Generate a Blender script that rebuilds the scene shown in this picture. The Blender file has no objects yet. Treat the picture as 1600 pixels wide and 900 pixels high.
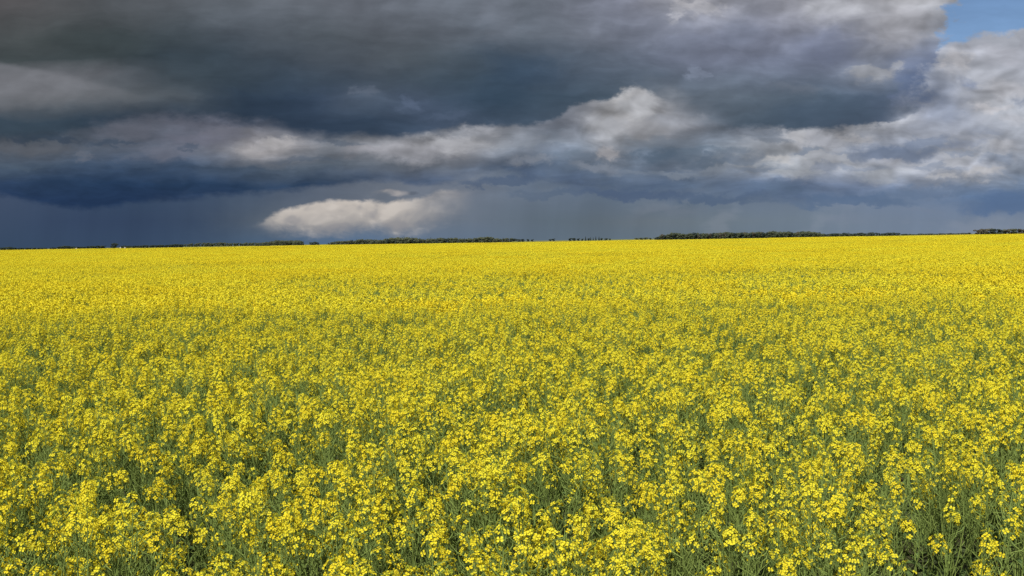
import bpy, math, random
import numpy as np
from mathutils import Vector

rng = np.random.default_rng(11)
random.seed(11)
scene = bpy.context.scene
COL = scene.collection
R = math.radians

# ------------------------------------------------------------------ camera
FPX = 1570.0                    # focal length in pixels of the 1600 px wide photograph
HORIZON = 376.5                 # true horizon at the picture's centre
CAM_Z = 2.02
ROLL = R(0.93)
cam = bpy.data.cameras.new('camera')
cam.sensor_width = 36.0
cam.lens = 36.0 * FPX / 1600.0
cam.clip_start = 0.05
cam.clip_end = 20000
cam_o = bpy.data.objects.new('camera', cam)
COL.objects.link(cam_o)
pitch = math.atan((450 - HORIZON) / FPX)
cam_o.location = (0, 0, CAM_Z)
cam_o.rotation_mode = 'XYZ'
from mathutils import Matrix
cam_o.matrix_world = (Matrix.Translation((0, 0, CAM_Z)) @ Matrix.Rotation(math.pi / 2 - pitch, 4, 'X')
                      @ Matrix.Rotation(-ROLL, 4, 'Z'))
scene.camera = cam_o

# ------------------------------------------------------------------ view
scene.view_settings.view_transform = 'Standard'
scene.view_settings.look = 'None'
EXPOSURE = 0.16
scene.view_settings.exposure = EXPOSURE
scene.view_settings.gamma = 1.0
scene.view_settings.use_curve_mapping = False
scene.cycles.max_bounces = 6
scene.cycles.diffuse_bounces = 3
scene.cycles.transmission_bounces = 3
scene.cycles.transparent_max_bounces = 4
scene.cycles.use_denoising = False
scene.render.filter_size = 1.15

# ------------------------------------------------------------------ sun
SUN_EL, SUN_AZ = R(48), R(207)          # behind the camera, to its left
sd = Vector((math.sin(SUN_AZ) * math.cos(SUN_EL), math.cos(SUN_AZ) * math.cos(SUN_EL), math.sin(SUN_EL)))
sun = bpy.data.lights.new('sun', 'SUN')
sun.energy = 4.9
sun.angle = R(0.53)
sun.color = (1.0, 0.965, 0.90)
sun_o = bpy.data.objects.new('sun', sun)
sun_o.rotation_mode = 'QUATERNION'
sun_o.rotation_quaternion = (-sd).to_track_quat('-Z', 'Y')
sun_o.location = (0, 0, 60)
COL.objects.link(sun_o)

# ------------------------------------------------------------------ world: storm clouds over a clear sky
def lin(c):
    out = []
    for v in c:
        v /= 255.0
        out.append(v / 12.92 if v <= 0.04045 else ((v + 0.055) / 1.055) ** 2.4)
    return tuple(out)

world = bpy.data.worlds.new('World')
scene.world = world
world.use_nodes = True
wt = world.node_tree
wt.nodes.clear()
try:
    world.cycles.sampling_method = 'MANUAL'
    world.cycles.sample_map_resolution = 256
except Exception:
    pass

class G:
    """small helper that writes node expressions"""
    def __init__(s, nt): s.nt = nt
    def n(s, t, **kw):
        nd = s.nt.nodes.new(t)
        for k, v in kw.items(): setattr(nd, k, v)
        return nd
    def put(s, sock, v):
        if isinstance(v, bpy.types.NodeSocket): s.nt.links.new(v, sock)
        else: sock.default_value = v
    def m(s, op, a, b=0.0, c=0.0, clamp=False):
        nd = s.n('ShaderNodeMath', operation=op, use_clamp=clamp)
        s.put(nd.inputs[0], a); s.put(nd.inputs[1], b)
        if len(nd.inputs) > 2: s.put(nd.inputs[2], c)
        return nd.outputs[0]
    def add(s, a, b): return s.m('ADD', a, b)
    def sub(s, a, b): return s.m('SUBTRACT', a, b)
    def mul(s, a, b): return s.m('MULTIPLY', a, b)
    def mad(s, a, b, c): return s.m('MULTIPLY_ADD', a, b, c)
    def step(s, v, lo, hi, kind='SMOOTHSTEP'):
        nd = s.n('ShaderNodeMapRange', interpolation_type=kind, clamp=True)
        s.put(nd.inputs['Value'], v); s.put(nd.inputs['From Min'], lo); s.put(nd.inputs['From Max'], hi)
        return nd.outputs[0]
    def vec(s, x, y, z=0.0):
        nd = s.n('ShaderNodeCombineXYZ')
        s.put(nd.inputs[0], x); s.put(nd.inputs[1], y); s.put(nd.inputs[2], z)
        return nd.outputs[0]
    def noise(s, v, scale, detail=5.0, rough=0.5, lac=2.0, dist=0.0):
        nd = s.n('ShaderNodeTexNoise', noise_dimensions='3D')
        s.put(nd.inputs['Vector'], v); s.put(nd.inputs['Scale'], scale); s.put(nd.inputs['Detail'], detail)
        s.put(nd.inputs['Roughness'], rough); s.put(nd.inputs['Lacunarity'], lac); s.put(nd.inputs['Distortion'], dist)
        return nd.outputs[0]
    def mix(s, f, a, b, blend='MIX'):
        nd = s.n('ShaderNodeMix', data_type='RGBA', blend_type=blend, clamp_factor=True)
        s.put(nd.inputs[0], f)
        for sk, v in ((nd.inputs[6], a), (nd.inputs[7], b)):
            if isinstance(v, float): v = (v, v, v)
            if isinstance(v, tuple): v = (*v[:3], 1.0)
            s.put(sk, v)
        return nd.outputs[2]
    def scale(s, col, v):
        nd = s.n('ShaderNodeMix', data_type='RGBA', blend_type='MIX', clamp_factor=False)
        s.put(nd.inputs[0], v); nd.inputs[6].default_value = (0, 0, 0, 1); s.put(nd.inputs[7], col)
        return nd.outputs[2]
    def lerp(s, f, a, b): return s.m('ADD', s.mul(a, s.m('SUBTRACT', 1.0, f)), s.mul(b, f))
    def ramp(s, f, stops, interp='B_SPLINE'):
        nd = s.n('ShaderNodeValToRGB')
        cr = nd.color_ramp
        cr.interpolation = interp
        while len(cr.elements) < len(stops): cr.elements.new(0.5)
        for e, (p, c) in zip(cr.elements, stops):
            e.position = p
            e.color = (*c, 1.0)
        s.put(nd.inputs[0], f)
        return nd.outputs[0]
    def curve(s, f, pts):
        nd = s.n('ShaderNodeFloatCurve')
        c = nd.mapping.curves[0]
        while len(c.points) < len(pts): c.points.new(0.5, 0.5)
        for p, (x, y) in zip(c.points, pts):
            p.location = (x, y)
            p.handle_type = 'AUTO'
        nd.mapping.update()
        s.put(nd.inputs[1], f)
        return nd.outputs[0]

g = G(wt)
X0, X1 = -200.0, 1800.0                       # span of the cloud wall, in hundredths of a sky unit
def build_sky():
    tc = g.n('ShaderNodeTexCoord')
    sep = g.n('ShaderNodeSeparateXYZ')
    g.put(sep.inputs[0], tc.outputs['Generated'])
    dx, dy, dz = sep.outputs
    fy = g.m('MAXIMUM', dy, 0.08)
    U = g.m('DIVIDE', dx, fy)
    V = g.m('DIVIDE', dz, fy)
    c, s_ = math.cos(ROLL), math.sin(ROLL)
    k = FPX / 100.0
    # sx 0..16 to the right, sy 0..3.8 downwards to the horizon
    sx = g.add(g.mad(U, k * c, 8.0), g.mul(V, k * s_ * -1.0))
    sy = g.add(g.mad(V, -k * c, HORIZON / 100.0), g.mul(U, -k * s_))
    # warps
    P = g.vec(sx, g.mul(sy, 1.9), 0.0)
    nA = g.noise(P, 0.85, 5.0, 0.55)
    nB = g.noise(g.vec(sx, g.mul(sy, 1.9), 7.3), 0.85, 5.0, 0.55)
    a = g.sub(nA, 0.5)
    b = g.sub(nB, 0.5)
    wx = g.mad(a, 1.1, sx)
    wy = g.mad(b, 0.42, sy)
    f = g.mad(wx, 100.0 / (X1 - X0), -X0 / (X1 - X0))       # ramp coordinate
    fr = g.mad(sx, 100.0 / (X1 - X0), -X0 / (X1 - X0))      # unwarped
    def row(stops, ff=f):
        def cool(c): return (c[0] - 2, c[1], c[2] + 4) if c[0] > 118 and c[0] > c[2] - 4 else c
        return g.ramp(ff, [((x - X0) / (X1 - X0), lin(cool(cc))) for x, cc in stops])
    def rows(items, yy):
        """items: [(y, stops)] top to bottom"""
        out = row(items[0][1])
        for (y0, _), (y1, st) in zip(items, items[1:]):
            out = g.mix(g.step(yy, y0 / 100, y1 / 100, 'LINEAR'), out, row(st))
        return out
    def edge(pts, ff=fr):
        lo, hi = -100.0, 400.0
        v = g.curve(ff, [((x - X0) / (X1 - X0), (y - lo) / (hi - lo)) for x, y in pts])
        return g.mad(v, (hi - lo) / 100.0, lo / 100.0)

    # --- fine cloud noises
    Pd = g.vec(g.mul(sx, 1.0), g.mul(sy, 1.55), 3.1)
    warpv = g.n('ShaderNodeVectorMath', operation='MULTIPLY_ADD')
    g.put(warpv.inputs[0], g.vec(a, b, 0.0)); warpv.inputs[1].default_value = (0.55, 0.55, 0); g.put(warpv.inputs[2], Pd)
    Pw = warpv.outputs[0]
    def shifted(v, off):
        nd = g.n('ShaderNodeVectorMath', operation='ADD')
        g.put(nd.inputs[0], v); nd.inputs[1].default_value = off
        return nd.outputs[0]
    n1 = g.noise(Pw, 1.05, 6.0, 0.45)
    n1s = g.noise(shifted(Pw, (-0.13, -0.24, 0.0)), 1.05, 3.0, 0.42)
    relief = g.sub(n1, n1s)                                   # >0: faces the upper left, where the sun is
    nS = g.noise(Pw, 3.4, 6.0, 0.60)
    warq = g.n('ShaderNodeVectorMath', operation='MULTIPLY_ADD')
    a3 = g.sub(g.noise(g.vec(sx, g.mul(sy, 1.9), 31.0), 1.3, 1.5, 0.4), 0.5)
    g.put(warq.inputs[0], g.vec(a3, a3, 0.0)); warq.inputs[1].default_value = (0.8, -0.5, 0); g.put(warq.inputs[2], Pd)
    Pq = warq.outputs[0]
    puff = g.sub(g.noise(Pq, 2.1, 3.0, 0.42), g.noise(shifted(Pq, (-0.07, -0.14, 0.0)), 2.1, 2.0, 0.4))
    nE = g.noise(g.vec(g.mul(sx, 1.25), g.mul(sy, 2.3), 21.0), 1.5, 6.0, 0.58)
    n2 = g.noise(g.vec(g.mul(sx, 0.55), g.mul(sy, 2.6), 9.0), 1.0, 6.0, 0.5)    # long flat streaks

    n3 = g.noise(g.vec(g.add(g.mul(sx, 1.1), g.mul(a, 1.5)), g.mad(b, 1.6, g.mul(sy, 4.6)), 15.0), 1.3, 6.0, 0.55)     # thin broken layers
    # --- single heaps of cloud: crisp towards the light above, melting away below
    nT = g.noise(shifted(Pw, (5.0, 3.0, 11.0)), 3.0, 6.0, 0.62)
    qx = g.add(g.mad(g.sub(nS, 0.5), 0.70, sx), g.mul(g.sub(nE, 0.5), 0.75))
    qy = g.add(g.mad(g.sub(nT, 0.5), 0.42, sy), g.mul(g.sub(n1, 0.5), 0.34))
    hg = bpy.data.node_groups.new('cloud_heap', 'ShaderNodeTree')
    for nm, ty in (('Sky', 'Color'), ('Cloud', 'Color'), ('qx', 'Float'), ('qy', 'Float'), ('ix', 'Float'), ('ox', 'Float'), ('iy', 'Float'), ('oy', 'Float'),
                   ('top', 'Float'), ('fall', 'Float'), ('k', 'Float')):
        hg.interface.new_socket(nm, in_out='INPUT', socket_type='NodeSocket' + ty)
    hg.interface.new_socket('Sky', in_out='OUTPUT', socket_type='NodeSocketColor')
    h = G(hg)
    gin, gout = h.n('NodeGroupInput'), h.n('NodeGroupOutput')
    I = gin.outputs
    bw = h.n('ShaderNodeRGBToBW'); h.put(bw.inputs[0], I['Sky'])       # keeps the heaps in order, so few values are held at once
    ex = h.mad(h.mad(bw.outputs[0], 1e-7, I['qx']), I['ix'], I['ox'])
    ey = h.mad(h.mad(bw.outputs[0], 1e-7, I['qy']), I['iy'], I['oy'])
    rr = h.m('SQRT', h.mad(ex, ex, h.mul(ey, ey)))
    inner = h.mad(h.step(ey, -0.5, 0.7), I['fall'], I['top'])
    nd = h.n('ShaderNodeMapRange', interpolation_type='SMOOTHSTEP', clamp=True)
    h.put(nd.inputs['Value'], rr); h.put(nd.inputs['From Min'], 1.0); h.put(nd.inputs['From Max'], inner)
    hg.links.new(h.mix(h.mul(nd.outputs[0], I['k']), I['Sky'], I['Cloud']), gout.inputs[0])
    def heap(col, cx, cy, rx, ry, c, k, crisp=0.62, melt=1.0):
        if c[0] >= c[2] - 2 and c[0] > 140: c = (c[0] - 3, c[1] + 1, c[2] + 7)
        n = g.n('ShaderNodeGroup', node_tree=hg)
        g.put(n.inputs['Sky'], col); n.inputs['Cloud'].default_value = (*lin(c), 1.0)
        g.put(n.inputs['qx'], qx); g.put(n.inputs['qy'], qy)
        for nm, v in (('ix', 100.0 / rx), ('ox', -cx / rx), ('iy', 100.0 / ry), ('oy', -cy / ry), ('top', 1.0 - crisp), ('fall', crisp - melt), ('k', k)):
            n.inputs[nm].default_value = v
        return n.outputs[0]
    def heaps(col, items):
        for it in items: col = heap(col, *it)
        return col

    # --- 1 rain and haze above the horizon
    H = rows([
        (305, [(0, (68, 82, 106)), (100, (58, 74, 99)), (200, (56, 74, 98)), (300, (60, 76, 100)), (400, (72, 87, 107)), (500, (90, 100, 116)),
               (600, (104, 112, 124)), (700, (112, 120, 134)), (800, (104, 116, 132)), (900, (97, 111, 129)), (1000, (94, 109, 127)),
               (1100, (97, 112, 131)), (1200, (105, 119, 139)), (1300, (112, 126, 148)), (1400, (115, 130, 152)), (1500, (108, 127, 156)), (1600, (100, 121, 152))]),
        (345, [(0, (61, 77, 101)), (100, (56, 72, 98)), (200, (52, 68, 94)), (300, (56, 72, 96)), (360, (72, 85, 102)), (450, (96, 106, 118)),
               (600, (106, 116, 130)), (700, (106, 117, 132)), (800, (96, 109, 123)), (900, (92, 106, 118)), (1000, (102, 112, 122)),
               (1100, (108, 120, 130)), (1200, (108, 122, 136)), (1300, (116, 130, 146)), (1400, (112, 126, 146)), (1500, (114, 129, 150)), (1600, (122, 134, 152))]),
        (384, [(0, (57, 75, 99)), (200, (54, 72, 98)), (330, (60, 78, 102)), (430, (76, 98, 122)), (560, (84, 114, 148)), (680, (98, 118, 142)),
               (800, (95, 110, 126)), (1000, (96, 112, 125)), (1200, (105, 121, 137)), (1400, (113, 129, 150)), (1600, (120, 135, 156))]),
    ], g.mad(b, 0.15, sy))
    # rain shafts: vertical streaks, drifting a little
    shaft = g.noise(g.vec(g.mad(sy, 0.25, g.mul(sx, 2.2)), g.mul(sy, 0.22), 4.0), 1.0, 3.0, 0.5)
    H = g.scale(H, g.mad(g.sub(shaft, 0.5), 0.26, 1.0))
    # faint clouds far off below the decks
    faint = g.mul(g.step(g.mad(relief, 1.6, g.mul(n2, 1.0)), 0.52, 0.80), g.mul(g.step(sx, 8.6, 10.5), 0.20))
    H = g.mix(faint, H, lin((150, 156, 168)))

    # --- 2 sunlit cloud low over the field
    def ellipse(cx, cy, rx, ry, na=0.0, nb=0.0):
        ex = g.mul(g.sub(g.mad(a, na, sx), cx), 1.0 / rx)
        ey = g.mul(g.sub(g.mad(b, nb, sy), cy), 1.0 / ry)
        return g.m('SQRT', g.add(g.mul(ex, ex), g.mul(ey, ey)))
    top = edge([(-200, 362), (396, 348), (426, 334), (456, 324), (496, 316), (546, 311), (616, 311), (656, 306), (706, 294), (746, 298), (1000, 330), (1800, 340)])
    bot = edge([(-200, 340), (396, 350), (436, 359), (516, 361), (561, 355), (591, 354), (626, 362), (656, 356), (696, 343), (756, 328), (1000, 300), (1800, 300)])
    tn = g.mul(g.sub(nE, 0.5), 0.55)
    mt = g.step(g.sub(g.add(g.mad(g.sub(nS, 0.5), 0.16, sy), g.mul(tn, 0.22)), top), -0.02, 0.07)
    mb = g.step(g.sub(bot, g.add(g.mad(g.sub(nS, 0.5), 0.35, sy), g.mul(tn, 0.3))), -0.16, 0.15)
    ml = g.mul(g.step(g.mad(g.sub(nS, 0.5), 0.5, g.mad(a, 1.2, sx)), 3.80, 4.75), g.sub(1.0, g.step(g.mad(a, 1.0, sx), 6.2, 7.5)))
    lit = g.mul(g.mul(mt, mb), ml)
    depth = g.step(g.sub(sy, top), 0.0, 0.50)
    litc = g.mix(depth, lin((198, 190, 182)), lin((158, 155, 154)))
    litc = g.mix(g.mul(g.step(puff, -0.02, 0.14), 0.6), litc, lin((210, 202, 194)))
    litc = g.mix(g.mul(g.step(g.mul(puff, -1.0), 0.0, 0.18), 0.5), litc, lin((132, 133, 140)))
    S = g.mix(g.mul(lit, 0.95), H, litc)
    wisp = g.mul(g.sub(1.0, g.step(ellipse(6.05, 3.0, 0.42, 0.07, 0.6, 0.35), 0.4, 1.1)), g.step(n1, 0.42, 0.56))
    S = g.mix(g.mul(wisp, 0.75), S, lin((178, 172, 170)))
    dw = g.mul(g.sub(1.0, g.step(ellipse(6.5, 3.0, 0.14, 0.045, 0.5, 0.3), 0.3, 1.1)), 0.6)
    S = g.mix(dw, S, lin((84, 92, 106)))

    # --- 3 middle deck: cumulus with a dark blue base
    M = rows([
        (196, [(-200, (58, 70, 86)), (0, (54, 68, 85)), (100, (58, 72, 86)), (200, (92, 98, 110)), (300, (98, 101, 115)), (400, (98, 102, 115)), (500, (84, 93, 108)),
               (620, (100, 106, 116)), (700, (108, 114, 124)), (745, (138, 141, 148)), (800, (126, 131, 141)), (860, (112, 120, 135)), (905, (136, 139, 147)), (950, (170, 168, 166)),
               (1010, (166, 164, 163)), (1060, (138, 141, 149)), (1120, (112, 120, 134)), (1210, (112, 120, 133)), (1290, (165, 165, 168)), (1400, (160, 163, 170)),
               (1500, (152, 157, 171)), (1600, (166, 171, 181)), (1800, (160, 165, 176))]),
        (233, [(-200, (80, 88, 98)), (0, (87, 93, 102)), (100, (84, 91, 102)), (190, (80, 90, 105)), (250, (95, 102, 117)), (310, (98, 105, 119)), (370, (130, 131, 138)), (410, (172, 166, 162)),
               (450, (160, 157, 158)), (500, (112, 118, 127)), (560, (116, 120, 128)), (610, (142, 142, 146)), (700, (150, 149, 151)), (750, (138, 140, 146)), (800, (128, 137, 149)),
               (900, (112, 125, 141)), (950, (152, 154, 160)), (1000, (94, 109, 127)), (1100, (92, 106, 122)), (1180, (140, 147, 157)), (1240, (158, 160, 165)),
               (1310, (152, 156, 165)), (1400, (124, 135, 155)), (1500, (164, 167, 175)), (1600, (160, 166, 178)), (1800, (150, 158, 172))]),
        (262, [(-200, (66, 80, 98)), (0, (66, 81, 99)), (100, (68, 82, 100)), (200, (54, 73, 99)), (300, (66, 82, 104)), (400, (72, 86, 104)), (500, (82, 94, 108)),
               (600, (97, 105, 116)), (700, (106, 113, 125)), (760, (92, 106, 126)), (820, (78, 94, 118)), (900, (98, 112, 130)), (1000, (100, 113, 131)),
               (1100, (108, 119, 135)), (1200, (154, 158, 164)), (1300, (146, 151, 161)), (1400, (150, 155, 165)), (1500, (174, 173, 176)), (1600, (132, 146, 166)), (1800, (130, 145, 165))]),
        (288, [(-200, (48, 66, 96)), (0, (48, 66, 93)), (100, (40, 60, 87)), (200, (37, 57, 85)), (300, (39, 59, 86)), (400, (43, 63, 90)), (500, (49, 69, 95)), (600, (60, 79, 108)),
               (700, (68, 86, 113)), (800, (72, 90, 118)), (900, (75, 92, 120)), (1000, (82, 99, 123)), (1100, (90, 106, 128)), (1200, (104, 119, 143)),
               (1300, (108, 122, 147)), (1400, (118, 132, 156)), (1500, (146, 152, 163)), (1600, (100, 121, 149)), (1800, (98, 119, 147))]),
        (312, [(-200, (40, 59, 88)), (100, (36, 55, 85)), (200, (35, 54, 83)), (300, (40, 58, 88)), (500, (52, 72, 102)), (700, (70, 88, 115)), (900, (77, 94, 120)), (1000, (80, 97, 123)),
               (1100, (83, 101, 126)), (1200, (86, 106, 136)), (1300, (88, 108, 140)), (1400, (92, 114, 143)), (1600, (90, 113, 146)), (1800, (90, 113, 146))]),
    ], wy)
    sunny = g.step(sx, 2.0, 11.0)                      # relief grows towards the broken cloud on the right
    amp = g.mul(g.step(sy, 3.1, 2.55), g.mad(sunny, 0.7, 0.8))
    M = g.scale(M, g.m('MAXIMUM', g.mad(g.mul(relief, amp), 1.0, 1.0), 0.55))
    M = g.scale(M, g.add(g.mad(g.sub(n2, 0.5), 0.5, 1.0), g.mul(g.sub(n3, 0.5), 0.75)))
    M = heaps(M, [
        (60, 232, 80, 15, (94, 98, 106), .5), (210, 206, 70, 15, (102, 105, 117), .5), (320, 216, 70, 22, (104, 106, 120), .7), (270, 238, 55, 18, (106, 110, 124), .65),
        (131, 246, 20, 11, (98, 104, 116), .7), (205, 248, 30, 9, (94, 102, 117), .5),
        (580, 236, 60, 15, (134, 133, 139), .6), (405, 236, 40, 14, (160, 155, 153), .7), (440, 226, 48, 17, (170, 164, 160), .85),
        (640, 241, 95, 18, (160, 157, 158), .65), (712, 229, 66, 18, (174, 171, 170), .7), (748, 206, 34, 15, (172, 170, 172), .6),
        (820, 228, 60, 24, (138, 143, 153), .4), (890, 218, 55, 20, (132, 137, 148), .35),
        (1030, 244, 65, 14, (82, 98, 116), .75), (1105, 252, 55, 10, (86, 102, 120), .6), (960, 242, 30, 13, (162, 161, 165), .8), (930, 262, 50, 12, (138, 144, 155), .5),
        (1180, 232, 55, 20, (152, 157, 166), .6), (1290, 223, 60, 17, (174, 173, 176), .75), (1250, 215, 38, 15, (184, 181, 180), .85), (1335, 216, 45, 12, (172, 172, 176), .6),
        (1310, 256, 60, 18, (166, 169, 176), .6), (1220, 250, 45, 9, (186, 182, 178), .85), (1232, 276, 60, 13, (160, 164, 170), .6),
        (1400, 238, 85, 19, (102, 116, 140), .8, .6, .5), (1440, 208, 55, 14, (154, 159, 171), .6), (1390, 252, 42, 12, (168, 170, 178), .7), (1380, 276, 60, 14, (162, 167, 175), .6),
        (1282, 264, 28, 12, (116, 128, 150), .5), (1490, 250, 42, 16, (168, 171, 179), .6), (1572, 231, 42, 15, (174, 175, 181), .7), (1560, 252, 45, 10, (122, 136, 158), .5),
        (1470, 278, 24, 8, (180, 177, 176), .85), (1532, 275, 48, 15, (184, 180, 178), .9),
        (1180, 264, 70, 7, (112, 124, 142), .6, .8, .6), (1335, 241, 45, 7, (128, 138, 156), .6, .8, .6), (1455, 262, 55, 7, (126, 138, 158), .6, .8, .6), (1270, 238, 34, 6, (132, 141, 155), .6, .8, .6),
        (1105, 236, 65, 9, (98, 112, 128), .6, .8, .6), (900, 243, 55, 9, (104, 117, 133), .6, .8, .6), (1110, 263, 55, 8, (127, 136, 148), .6), (1055, 272, 60, 8, (126, 135, 147), .6),
        (832, 252, 42, 12, (134, 140, 151), .6), (1352, 263, 32, 8, (174, 175, 180), .7), (985, 268, 50, 7, (118, 128, 142), .5), (1500, 225, 50, 8, (140, 148, 166), .6, .8, .6), (1600, 262, 30, 10, (150, 160, 176), .5),
        (350, 206, 65, 11, (110, 112, 124), .6), (300, 230, 32, 8, (72, 85, 104), .6, .8, .6), (180, 221, 65, 7, (62, 76, 94), .6, .8, .6), (80, 214, 90, 8, (52, 66, 84), .6, .8, .6), (540, 222, 60, 8, (76, 88, 104), .6, .8, .6),
        (480, 252, 70, 8, (78, 91, 108), .5, .8, .6),
        (1150, 246, 55, 13, (104, 117, 135), .65, .8, .6), (1262, 236, 32, 8, (124, 135, 152), .65, .8, .6), (1340, 264, 65, 9, (128, 139, 158), .65, .8, .6), (1445, 222, 55, 10, (116, 129, 152), .7, .8, .6),
        (1540, 208, 45, 10, (134, 145, 166), .6, .8, .6), (1502, 240, 34, 8, (130, 142, 162), .6, .8, .6), (1205, 216, 45, 10, (108, 118, 133), .6, .8, .6), (860, 232, 60, 12, (112, 122, 138), .6, .8, .6), (225, 262, 60, 9, (72, 88, 110), .4), (30, 262, 50, 9, (76, 90, 106), .5)])
    e3 = edge([(-200, 308), (0, 306), (60, 318), (120, 326), (170, 325), (240, 314), (330, 308), (430, 303), (500, 292), (560, 287), (690, 286), (740, 276),
               (800, 272), (900, 282), (1000, 292), (1180, 298), (1280, 302), (1380, 304), (1430, 300), (1500, 305), (1550, 318), (1800, 318)])
    m3 = g.step(g.sub(e3, g.add(g.mul(tn, 0.55), sy)), -0.04, 0.09)
    soft3 = g.step(g.sub(e3, g.add(g.mul(tn, 0.8), sy)), -0.25, 0.12)
    m3 = g.lerp(g.step(g.mad(a, 2.0, sx), 7.4, 9.0), m3, soft3)
    S = g.mix(m3, S, M)
    S = heaps(S, [
        (790, 283, 110, 11, (76, 93, 119), .7, .9, .5), (850, 303, 75, 9, (82, 99, 122), .55, .9, .5), (985, 303, 130, 13, (77, 94, 121), .8, .9, .45), (1120, 310, 120, 11, (80, 98, 124), .75, .9, .45),
        (1210, 296, 90, 12, (90, 108, 132), .6, .9, .5), (1330, 312, 150, 14, (88, 109, 138), .75, .9, .45), (1460, 298, 110, 12, (96, 116, 144), .6, .9, .5), (1575, 320, 90, 22, (88, 111, 145), .85, .8, .4),
        (835, 300, 40, 14, (98, 112, 131), .5), (1050, 332, 70, 10, (112, 121, 135), .35), (1440, 328, 50, 10, (118, 130, 150), .35), (1320, 345, 60, 10, (120, 131, 150), .3)])

    # --- 4 bright piled cumulus on the right, with the clear gap above it
    sky = g.n('ShaderNodeTexSky', sky_type='NISHITA')
    sky.sun_disc = False
    sky.sun_elevation = SUN_EL
    sky.sun_rotation = SUN_AZ
    sky.altitude = 2200.0
    sky.air_density = 1.0
    sky.dust_density = 0.15
    sky.ozone_density = 3.5
    clear = g.scale(sky.outputs[0], 0.084)
    C = rows([
        (40, [(1300, (165, 165, 172)), (1480, (158, 163, 176)), (1560, (170, 174, 184)), (1700, (170, 174, 184))]),
        (110, [(1300, (118, 128, 150)), (1430, (112, 126, 152)), (1480, (168, 171, 180)), (1540, (166, 170, 180)), (1600, (166, 170, 181)), (1700, (166, 170, 181))]),
        (160, [(1300, (110, 122, 146)), (1440, (116, 129, 154)), (1500, (150, 156, 170)), (1540, (176, 178, 184)), (1600, (170, 175, 185)), (1700, (170, 174, 184))]),
        (205, [(1300, (156, 160, 168)), (1440, (140, 148, 166)), (1500, (156, 162, 175)), (1560, (158, 164, 177)), (1600, (168, 173, 182)), (1700, (164, 170, 181))]),
    ], wy)
    C = g.scale(C, g.m('MAXIMUM', g.mad(relief, 0.8, 1.0), 0.55))
    C = heaps(C, [
        (1552, 86, 65, 22, (174, 176, 186), .7), (1490, 102, 30, 23, (184, 184, 190), .9), (1505, 136, 28, 17, (120, 133, 160), .6, .95, .9), (1570, 142, 52, 20, (182, 183, 190), .8),
        (1545, 170, 42, 13, (190, 189, 194), .75), (1592, 160, 18, 15, (122, 135, 160), .5, .95, .9), (1480, 185, 30, 20, (140, 149, 168), .6), (1590, 190, 40, 14, (176, 178, 186), .7)])
    ctop = edge([(-200, 0), (1380, 0), (1430, 76), (1470, 68), (1520, 60), (1600, 52), (1800, 20)])
    mcl = g.step(g.sub(g.add(sy, g.mul(tn, 1.0)), ctop), -0.05, 0.08)
    C = g.mix(mcl, clear, C)
    mC = g.mul(g.step(g.mad(a, 1.2, sx), 13.9, 14.8), g.sub(1.0, g.step(wy, 1.85, 2.3)))
    S = g.mix(mC, S, C)

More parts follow.
